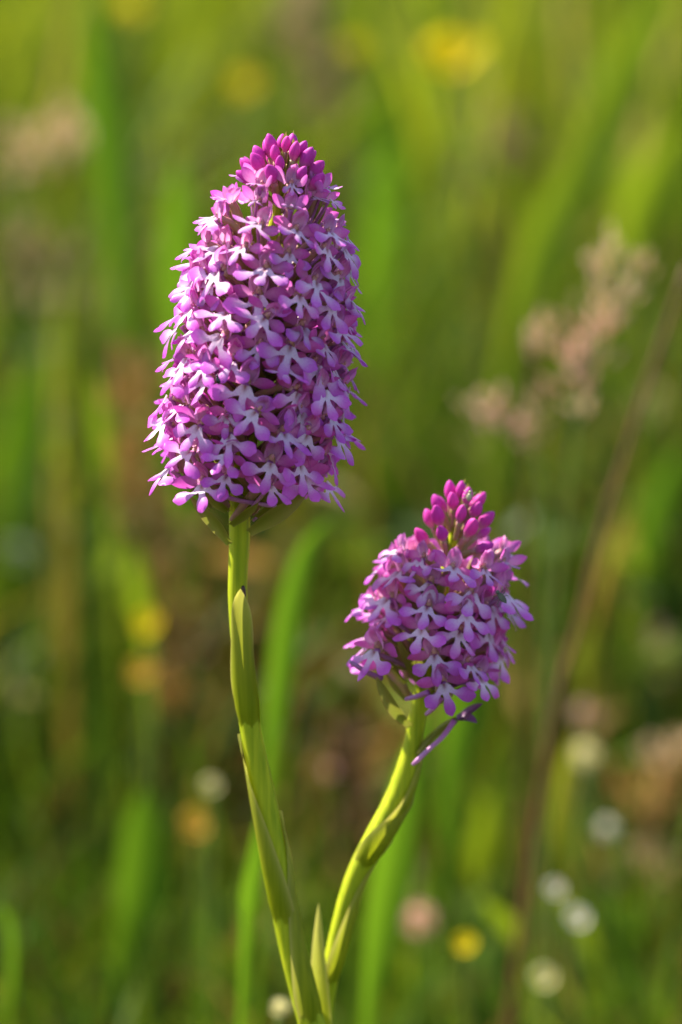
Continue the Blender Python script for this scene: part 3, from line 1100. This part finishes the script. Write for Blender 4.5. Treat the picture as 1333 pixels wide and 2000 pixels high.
def to_ground(pts, Y):
    """carry the last direction of a list of world points down to the ground"""
    pts = pts[:2] + [p for p in pts[2:] if p.z > ground_z(p.x, p.y) + 0.02]
    a, b = pts[-2], pts[-1]
    d = b - a
    d.y = 0
    if d.z > -1e-4:
        d = Vector((0, 0, -1))
    d.normalize()
    d = (d * 0.5 + Vector((0, 0, -1)) * 0.5)
    L = (b.z - ground_z(b.x, Y)) / -d.z + 0.003 / -d.z
    mid = b + d * (L * 0.5)
    end = b + d * L
    end.z = ground_z(end.x, end.y) - 0.003
    return pts + [mid, end]


def blade(label, px, Y, w_px, c, seed=0, tip=0.6, name='grass_shoot', cat='grass blade', turn=0.3, group=None, dy=0.0):
    """grass blade given from tip down in photo pixels at depth Y, rooted on the ground"""
    Y = Y * BACK
    pts = [at(x, y, Y + dy * (1 - i / max(1, len(px) - 1))) for i, (x, y) in enumerate(px)]
    pts = to_ground(pts, Y)
    pts.reverse()
    org = pts[0].copy()
    r = random.Random(seed)
    n = Vector((r.uniform(-turn, turn) - 0.15, -1, 0.1)).normalized()
    P = spline(pts, 24)
    V, F, A = [], [], []
    W = w_px * pxat(Y)
    nv = 4
    for i in range(25):
        t = i / 24
        T = (P[min(i + 1, 24)] - P[max(i - 1, 0)]).normalized()
        S = T.cross(n).normalized()
        N = S.cross(T)
        w = W * 0.5 * (0.14 + 0.86 * sm((t - 0.2) / 0.5)) * (1 - max(0, (t - 0.55) / 0.45) ** (1.4 + tip)) ** 0.8 + 0.0001
        for k in range(nv + 1):
            v = 2 * k / nv - 1
            V.append(P[i] + S * v * w + N * abs(v) * w * 0.3 - org)
            A.append((t, abs(v), 0, 1))
    for i in range(24):
        for k in range(nv):
            a = i * (nv + 1) + k
            F.append((a, a + 1, a + nv + 2, a + nv + 1))
    o = obj(name, mesh(name, V, F, LEAFM[c], A))
    o.location = org
    tag(o, label, cat, group)
    return o


G1 = 'broad grass blades behind the orchids'
blade('wide straight green blade between the buff seed head and tall orchid tip', [(182, -60), (200, 120), (222, 330), (240, 560)], 0.34, 84, 'green', 1, group=G1)
blade('straight green blade nearest behind the sunlit side of the tall orchid cone', [(352, 300), (350, 420), (346, 560), (352, 720)], 0.30, 74, 'green', 2, group=G1)
blade('long lime blade slanting between seed head and tall orchid', [(1172, 210), (1120, 350), (1075, 450), (1030, 560), (985, 720)], 0.36, 92, 'lime', 3, group=G1)
blade('widest lime blade slanting high above the fluffy pink seed head', [(1330, -40), (1250, 90), (1190, 220), (1120, 400)], 0.55, 100, 'lime', 4, group=G1)
blade('sharp edged green blade just behind the tall orchid stem', [(650, 1010), (600, 1075), (568, 1190), (548, 1330), (530, 1480), (515, 1640)], 0.13, 58, 'green', 5, group=G1)
blade('wide green blade rising just behind the short orchid stem', [(835, 1380), (800, 1520), (770, 1680), (742, 1830), (720, 1990)], 0.105, 84, 'green', 6, group=G1)
blade('broad short green blade with rounded tip beside the flat orange brown flower', [(282, 1540), (285, 1640), (275, 1760), (240, 1900)], 0.20, 105, 'green', 7, tip=2.0, group=G1)
blade('dull green blade standing beyond the rusty seed stalk, under the greyish seed head', [(70, 690), (60, 800), (40, 950), (20, 1120)], 0.36, 110, 'green', 8, group=G1)
blade('narrow bright blade lit beside the brown seed stalk', [(175, 720), (195, 800), (205, 880), (215, 980)], 0.28, 36, 'lime', 9, group=G1)
blade('short curved lime blade just above the cream tip of the fluffy seed head', [(1345, 240), (1300, 310), (1250, 410), (1225, 520)], 0.50, 92, 'lime', 10, group=G1)
blade('short lime blade with blunt tip above the small low yellow flower', [(958, 1550), (955, 1620), (945, 1690), (935, 1760)], 0.26, 70, 'lime', 11, tip=2.0, group=G1)
blade('small bright blade tilted beside the pale pink clover', [(940, 1755), (968, 1782), (1000, 1815), (1020, 1870)], 0.16, 40, 'lime', 12, group=G1)
blade('lit lime blade tip above the orange flower', [(262, 1070), (272, 1130), (285, 1200), (292, 1280)], 0.24, 56, 'lime', 13, tip=2.0, group=G1)
blade('lime blade tip lying low next to the broad short rounded blade', [(195, 1895), (185, 1950), (170, 2020)], 0.22, 72, 'lime', 14, group=G1)
blade('deep green blade low behind the fork of the two stems', [(505, 1600), (500, 1680), (488, 1760), (480, 1830)], 0.07, 44, 'green', 15, group=G1)
blade('soft green blade running behind the short orchid cone', [(905, 1240), (915, 1330), (900, 1430), (880, 1540)], 0.20, 80, 'green', 16, group=G1)
blade('broad green blade standing beside the brightest white flower', [(1215, 1760), (1200, 1850), (1180, 1950), (1170, 2060)], 0.24, 120, 'green', 17, tip=2, group=G1)
blade('short lime blade slanting beside the low cream flower', [(1105, 1895), (1140, 1945), (1180, 2000)], 0.2, 44, 'lime', 18, group=G1)
blade('green blade slanting parallel to and beyond the reddish brown stem', [(1345, 860), (1300, 960), (1270, 1060), (1250, 1180)], 0.34, 80, 'green', 19, group=G1)
blade('green blade rising between the tall orchid cone and the pink seed heads', [(745, 170), (755, 330), (745, 480), (735, 640)], 0.5, 90, 'green', 20, group=G1)
blade('upright lime blade next to the brightest yellow flower', [(1010, -60), (1018, 60), (1010, 200), (1000, 360)], 0.7, 70, 'yellow_green', 21, group=G1)
blade('thin bent lime blade beside the broad short rounded blade', [(208, 1772), (170, 1812), (150, 1870), (148, 1960)], 0.26, 24, 'lime', 22, tip=2, group=G1)
blade('slim arched blade curling over at its tip, alone in the turf', [(-22, 1790), (0, 1775), (20, 1800), (28, 1870), (22, 1950), (15, 2050)], 0.10, 16, 'green', 23, group=G1)
blade('dark deep green blade before the rusty seed stalk', [(120, 1250), (150, 1330), (190, 1400), (215, 1500)], 0.3, 80, 'deep', 24, group=G1)  # darkest leaf colour among the blades
blade('green blade tip showing just past the short orchid buds', [(905, 1140), (900, 1200), (880, 1290)], 0.3, 60, 'green', 25, group=G1)
blade('narrow yellow green blade under the large cream clover head', [(1115, 1440), (1100, 1520), (1080, 1620), (1065, 1700)], 0.15, 34, 'yellow_green', 26, tip=1.5, group=G1)
blade('ochre dry blade hanging along the brown stem', [(1225, 990), (1205, 1060), (1185, 1130), (1165, 1200)], 0.24, 22, 'ochre', 27, name='dry_grass_shoot', group='dry blades')
blade('yellowed dry blade at the foot of the brown stem', [(1178, 1190), (1160, 1240), (1150, 1300), (1150, 1380)], 0.24, 40, 'yellow_green', 28, tip=2, name='dry_grass_shoot', group='dry blades')


def stalk(label, px, Y, w_px, mat, name='dry_dock', cat='dry stalk'):
    Y = Y * BACK
    pts = to_ground([at(x, y, Y) for x, y in px], Y)
    pts.reverse()
    org = pts[0].copy()
    P = spline(pts, 24)
    V, F, A = tube([p - org for p in P], [w_px * 0.5 * pxat(Y) * (1.1 - 0.4 * i / 24) for i in range(25)], 8)
    o = obj(name, mesh(name, V, F, mat, A))
    o.location = org
    if label:
        tag(o, label, cat)
    return o


M_BROWN = solid_mat('dry_brown', (0.09, 0.032, 0.006), (0.15, 0.06, 0.012), 200, 0.6)
M_TAN = leaf_mat('seed_tan', (0.76, 0.60, 0.38), (0.68, 0.52, 0.34), 0.58, None, 400, 0.6, 1.0)
M_PINK = leaf_mat('seed_pink', (0.70, 0.46, 0.36), (0.78, 0.54, 0.42), 0.58, None, 400, 0.6, 1.0)
M_GREYPINK = leaf_mat('seed_grey_pink', (0.44, 0.33, 0.18), (0.50, 0.40, 0.22), 0.58, None, 400, 0.6, 1.0)
M_RUST = leaf_mat('seed_rust', (0.52, 0.32, 0.10), (0.58, 0.40, 0.15), 0.58, None, 400, 0.6, 1.0)
M_GSTEM = solid_mat('green_stalk', (0.12, 0.19, 0.02), (0.18, 0.22, 0.03), 300, 0.5)
stalk('thin reddish brown leafless stem curving up past the fluffy pink seed head', [(1345, 520), (1300, 650), (1255, 780), (1222, 890), (1175, 1040), (1130, 1230), (1075, 1430)], 0.12, 17, M_BROWN)

SPK = ellipsoid((0, 0, 0.0016), 0.0007, 0.0006, 0.0018, 6, 5, 0.3)


def seed_head(name, label, spots, stem_px, Y, mat_of, size, n, seed, stem_mat, group=None, stem_w=12, spread=1.0):
    """grass or dock seed head: spikelets crowd round the listed spots (px, py, radius px)"""
    size = size * pxat(Y * BACK) / pxat(Y)
    Y = Y * BACK
    pts = to_ground([at(x, y, Y) for x, y in stem_px], Y)
    org = pts[-1].copy()
    t = empty(name, org)
    tag(t, label, 'seed head', group)
    pts.reverse()
    P = spline(pts, 24)
    V, F, A = tube([p - org for p in P], [stem_w * 0.5 * pxat(Y) * (1.1 - 0.6 * i / 24) for i in range(25)], 7)
    obj('stalk', mesh('stalk', V, F, stem_mat, A), t)
    r = random.Random(seed)
    meshes = {}
    tot = sum(s[2] ** 1.5 for s in spots)
    top = [Vector(p) for p in P]
    tw = []
    for si, (x, y, rad) in enumerate(spots):
        c = at(x, y, Y)
        near = min(top, key=lambda q: (q - c).length)
        tw.append((*tube(spline([near - org, near.lerp(c, 0.5) - org + Vector((0, 0, 0.0006)), c - org], 4), [0.0003] * 5, 5), 0))
        m = mat_of(si)
        if m.name not in meshes:
            meshes[m.name] = mesh('spikelet', *SPK[:2], m)
        for k in range(max(3, int(n * rad ** 1.5 / tot))):
            o = Vector((r.gauss(0, .45), r.gauss(0, .45), r.gauss(0, .5))) * (rad * pxat(Y) * spread)
            d = (o.normalized() * 0.6 + Vector((0, 0, 1)) + Vector((r.uniform(-.3, .3), r.uniform(-.3, .3), 0))).normalized()
            q = d.to_track_quat('Z', 'Y').to_matrix().to_4x4()
            q.translation = c + o - org
            obj('spikelet', meshes[m.name], t, q @ Matrix.Scale(size * r.uniform(.8, 1.25), 4))
    V, F, A, _ = join(tw)
    obj('branch', mesh('branch', V, F, stem_mat, A), t)
    return t


seed_head('grass_seed_head', 'largest fluffy pink and cream grass seed head above the short orchid',
          [(1132, 800, 34), (1128, 745, 46), (1140, 690, 52), (1165, 640, 50), (1185, 590, 50), (1175, 530, 36), (1180, 500, 30), (1225, 555, 36), (1258, 530, 34), (1205, 620, 40), (1105, 700, 30)],
          [(1215, 500), (1180, 600), (1140, 720), (1120, 860), (1105, 1000), (1085, 1200)], 0.15,
          lambda i: [M_TAN, M_PINK, M_PINK, M_PINK, M_TAN, M_TAN, M_TAN, M_TAN, M_TAN, M_TAN, M_PINK][i], 1.1, 110, 1, M_GSTEM, 'blurred seed heads', spread=0.85)
seed_head('grass_seed_head', 'small dull pink seed head tilted sideways above the short orchid buds',
          [(938, 797, 24), (968, 812, 28), (1000, 835, 32), (1030, 845, 36), (1050, 815, 28), (1040, 870, 24)],
          [(950, 800), (1010, 845), (1045, 890), (1060, 960), (1062, 1080)], 0.15, lambda i: [M_TAN, M_PINK, M_PINK, M_GREYPINK, M_GREYPINK, M_GREYPINK][i], 1.0, 60, 2, M_GSTEM, 'blurred seed heads')
seed_head('grass_seed_head', 'tiny cream seed head on a thin red stem beside the pink one',
          [(1052, 660, 22), (1060, 690, 22), (1058, 640, 16)],
          [(1055, 650), (1045, 720), (1035, 800), (1030, 950)], 0.16, lambda i: M_TAN, 1.0, 22, 3, M_BROWN, 'blurred seed heads', 10)
seed_head('grass_seed_head', 'dusky grey pink seed head rising behind the tall orchid tip',
          [(585, 40, 46), (600, 100, 48), (620, 160, 50), (640, 210, 44), (600, 0, 40)],
          [(590, 0), (610, 120), (640, 240), (655, 400), (660, 600)], 0.50, lambda i: M_GREYPINK, 2.2, 80, 4, M_BROWN, 'blurred seed heads')
seed_head('grass_seed_head', 'faint buff seed head in the tall grass above the pink one',
          [(945, 230, 46), (960, 290, 50), (940, 350, 50), (1000, 300, 40)],
          [(960, 200), (955, 330), (950, 480), (940, 650)], 0.65, lambda i: M_GREYPINK, 2.4, 46, 5, M_BROWN, 'blurred seed heads')
seed_head('dock_seed_head', 'rusty brown seed stalk standing behind the tall orchid, orange flower at its foot',
          [(262, 750, 40), (250, 810, 46), (245, 880, 46), (255, 950, 50), (275, 1005, 46), (315, 1040, 44), (330, 1110, 46), (345, 1190, 46), (345, 1260, 44), (330, 1350, 50), (370, 1390, 40)],
          [(268, 730), (250, 860), (275, 1000), (325, 1100), (345, 1250), (340, 1420), (350, 1600)], 0.30,
          lambda i: M_RUST, 1.7, 200, 6, M_BROWN, 'blurred seed heads', 16)
seed_head('dock_seed_head', 'low dark brown seed stalk between the two orchid stems',
          [(670, 1490, 36), (690, 1550, 40), (700, 1620, 36), (690, 1450, 26)],
          [(680, 1440), (692, 1560), (705, 1700), (715, 1850)], 0.24, lambda i: M_BROWN, 1.5, 60, 7, M_BROWN, 'blurred seed heads', 12)
seed_head('dock_seed_head', 'brown and buff seed stalk behind the peach clover head',
          [(1270, 1560, 50), (1290, 1620, 40), (1285, 1700, 50), (1310, 1760, 50), (1300, 1480, 40), (1240, 1590, 40)],
          [(1295, 1450), (1285, 1600), (1300, 1760), (1305, 1950)], 0.27, lambda i: [M_RUST, M_BROWN, M_TAN, M_RUST, M_TAN, M_RUST][i], 1.6, 90, 8, M_BROWN, 'blurred seed heads', 14)
seed_head('grass_seed_head', 'pale buff seed head beside the wide straight green blade',
          [(60, 310, 50), (110, 290, 50), (150, 270, 36), (30, 340, 40)],
          [(150, 260), (80, 310), (30, 400), (10, 560)], 0.42, lambda i: M_TAN, 2.0, 42, 9, M_GSTEM, 'blurred seed heads')
seed_head('grass_seed_head', 'greyish seed head hanging below the pale buff one',
          [(60, 500, 44), (110, 540, 50), (60, 580, 50), (120, 600, 40), (20, 460, 40)],
          [(30, 440), (70, 540), (90, 680), (95, 820)], 0.40, lambda i: M_GREYPINK, 1.9, 46, 10, M_GSTEM, 'blurred seed heads')

# small flowers ------------------------------------------------------


def flower_mat(name, c, trans=0.55):
    m, nt, out = newmat(name)
    tx = nt.nodes.new('ShaderNodeTexCoord')
    nz = nd(nt, 'ShaderNodeTexNoise', Scale=400.0, Detail=3.0)
    nt.links.new(tx.outputs['Object'], nz.inputs['Vector'])
    cc = mixc(nt, nz.outputs[0], tuple(v * 0.85 for v in c), tuple(min(0.95, v * 1.1) for v in c))
    thin_shader(nt, out, cc, trans, 0.6, 0.1)
    return m


FM = {'yellow': flower_mat('petal_yellow', (0.80, 0.62, 0.01)), 'white': flower_mat('petal_white', (0.82, 0.76, 0.62)), 'cream': flower_mat('petal_cream', (0.78, 0.70, 0.34)),
      'pink': flower_mat('petal_pink', (0.72, 0.44, 0.30)), 'orange': flower_mat('petal_orange', (0.56, 0.31, 0.04)), 'rose': flower_mat('petal_rose', (0.60, 0.36, 0.30))}


def small_flower(name, label, px, py, Y, r_px, c, seed, kind='cup', group=None, lean=(0, 0), cat='flower'):
    """cup: five-petalled open flower; ball: clover-like head of many florets"""
    Y = Y * BACK
    r = random.Random(seed)
    top = at(px, py, Y)
    pts = to_ground([top, at(px + lean[0] * 0.5 + r.uniform(-8, 8), py + 90, Y), at(px + lean[0] + r.uniform(-14, 14), py + 220, Y)], Y)
    org = pts[-1].copy()
    t = empty(name, org)
    tag(t, label, cat, group)
    pts.reverse()
    P = spline(pts, 16)
    V, F, A = tube([p - org for p in P], [0.0007] * 17, 6)
    obj('stalk', mesh('stalk', V, F, M_GSTEM, A), t)
    rad = r_px * pxat(Y)
    d = Vector((r.uniform(-.4, .2), -0.75, 0.65)).normalized()
    q = d.to_track_quat('Z', 'Y').to_matrix().to_4x4()
    q.translation = top - org
    if kind == 'cup':
        e = petal(rad, rad * 0.95, 0.7, 0.25, 2.0, 0.35, 6, 4)
        me = mesh('petal', *e[:2], FM[c], e[2])
        for k in range(5):
            obj('petal', me, t, q @ Matrix.Rotation(2 * math.pi * k / 5, 4, 'Z') @ Matrix.Rotation(0.15, 4, 'X'))
        e = ellipsoid((0, 0, rad * 0.15), rad * 0.22, rad * 0.22, rad * 0.16)
        obj('centre', mesh('centre', *e[:2], FM['yellow'], e[2]), t, q)
    else:
        parts = []
        for k in range(30):
            zz = 1 - 1.75 * (k + 0.5) / 30
            a = k * 2.399963
            s = math.sqrt(max(0, 1 - zz * zz))
            dd = Vector((s * math.cos(a), s * math.sin(a), zz * 0.9 + 0.1)).normalized()
            qq = dd.to_track_quat('Y', 'Z').to_matrix().to_4x4()
            qq.translation = dd * rad * 0.25
            parts.append(xform(petal(rad * 0.85 * r.uniform(.9, 1.1), rad * 0.36, r.uniform(0, .6), 0.4, 0.8, 0.4, 4, 2), qq))
        V, F, A, _ = join(parts)
        fl = obj('florets', mesh('florets', V, F, FM[c], A), t, q)
        fl['kind'] = 'stuff'
        e = ellipsoid((0, 0, -rad * 0.45), rad * 0.4, rad * 0.4, rad * 0.35)
        obj('calyx', mesh('calyx', *e[:2], M_GSTEM, e[2]), t, q)
    return t


GY = 'yellow flowers far in the meadow'
small_flower('buttercup', 'brightest yellow flower, standing higher than the tall orchid tip', 876, 120, 0.38, 62, 'yellow', 1, group=GY)
small_flower('buttercup', 'smaller yellow flower touching the brightest yellow flower', 925, 100, 0.40, 36, 'yellow', 2, group=GY)
small_flower('buttercup', 'dim yellow flower between the tall blade and the tall orchid tip', 480, 170, 0.5, 34, 'yellow', 3, group=GY)
small_flower('buttercup', 'faint yellow flower just beside the grey pink seed head', 692, 105, 0.5, 34, 'yellow', 4, group=GY)
small_flower('buttercup', 'faint yellow flower above the wide straight green blade', 255, 20, 0.5, 34, 'yellow', 5, group=GY)
small_flower('buttercup', 'dull yellow flower behind the shaded shoulder of the tall orchid cone', 790, 430, 0.7, 30, 'yellow', 6, group=GY)
small_flower('buttercup', 'dull yellow flower behind the shaded lower half of the tall orchid cone', 775, 640, 0.7, 30, 'yellow', 7, group=GY)
small_flower('buttercup', 'small yellow flower low between pink clover and white flowers', 912, 1845, 0.13, 26, 'yellow', 8, group='low flowers')
small_flower('hawkbit', 'round orange flower at the foot of the rusty seed stalk', 282, 1315, 0.22, 34, 'orange', 9, group='low flowers')
small_flower('hawkbit', 'flat orange brown flower below the round cream flower', 385, 1612, 0.19, 36, 'orange', 10, group='low flowers')
small_flower('hawkbit', 'dull yellow flower above the orange one by the seed stalk', 292, 1222, 0.22, 32, 'yellow', 24, group='low flowers')
small_flower('bedstraw', 'round cream flower glinting just above the flat orange brown flower', 412, 1536, 0.15, 20, 'cream', 11, 'cup', 'small pale flowers')
small_flower('bedstraw', 'smaller of the two neighbouring white flowers below the short orchid', 1084, 1738, 0.14, 20, 'white', 12, 'cup', 'small pale flowers')
small_flower('bedstraw', 'brighter of the two neighbouring white flowers below the short orchid', 1128, 1796, 0.14, 26, 'white', 13, 'cup', 'small pale flowers')
small_flower('bedstraw', 'cream flower standing below the pair of white flowers', 1062, 1912, 0.14, 27, 'cream', 14, 'cup', 'small pale flowers')
small_flower('white_clover', 'largest cream clover head, below a pale rose one', 1143, 1475, 0.2, 28, 'cream', 15, 'ball', 'small clover heads')
small_flower('white_clover', 'pale rose clover head just above the large cream one', 1143, 1392, 0.24, 24, 'rose', 16, 'ball', 'small clover heads')
small_flower('white_clover', 'pale pink clover head below the large cream one', 1186, 1618, 0.2, 18, 'white', 17, 'ball', 'small clover heads')
small_flower('red_clover', 'peach pink clover head beside the small low yellow flower', 822, 1797, 0.18, 34, 'pink', 18, 'ball', 'pink clover heads')
small_flower('red_clover', 'peach clover head in front of the brown and buff seed stalk', 1288, 1700, 0.27, 24, 'pink', 19, 'ball', 'pink clover heads')
small_flower('red_clover', 'dusky pink clover head highest of the clovers, beyond the brown stem', 1292, 1240, 0.34, 26, 'rose', 20, 'ball', 'pink clover heads')
small_flower('white_clover', 'pale clover head touching the foot of the tall orchid stem', 548, 1968, 0.05, 20, 'cream', 21, 'ball', 'small clover heads')
small_flower('red_clover', 'faint buff clover head behind the fork between stems', 655, 1500, 0.26, 20, 'rose', 22, 'ball', 'pink clover heads')
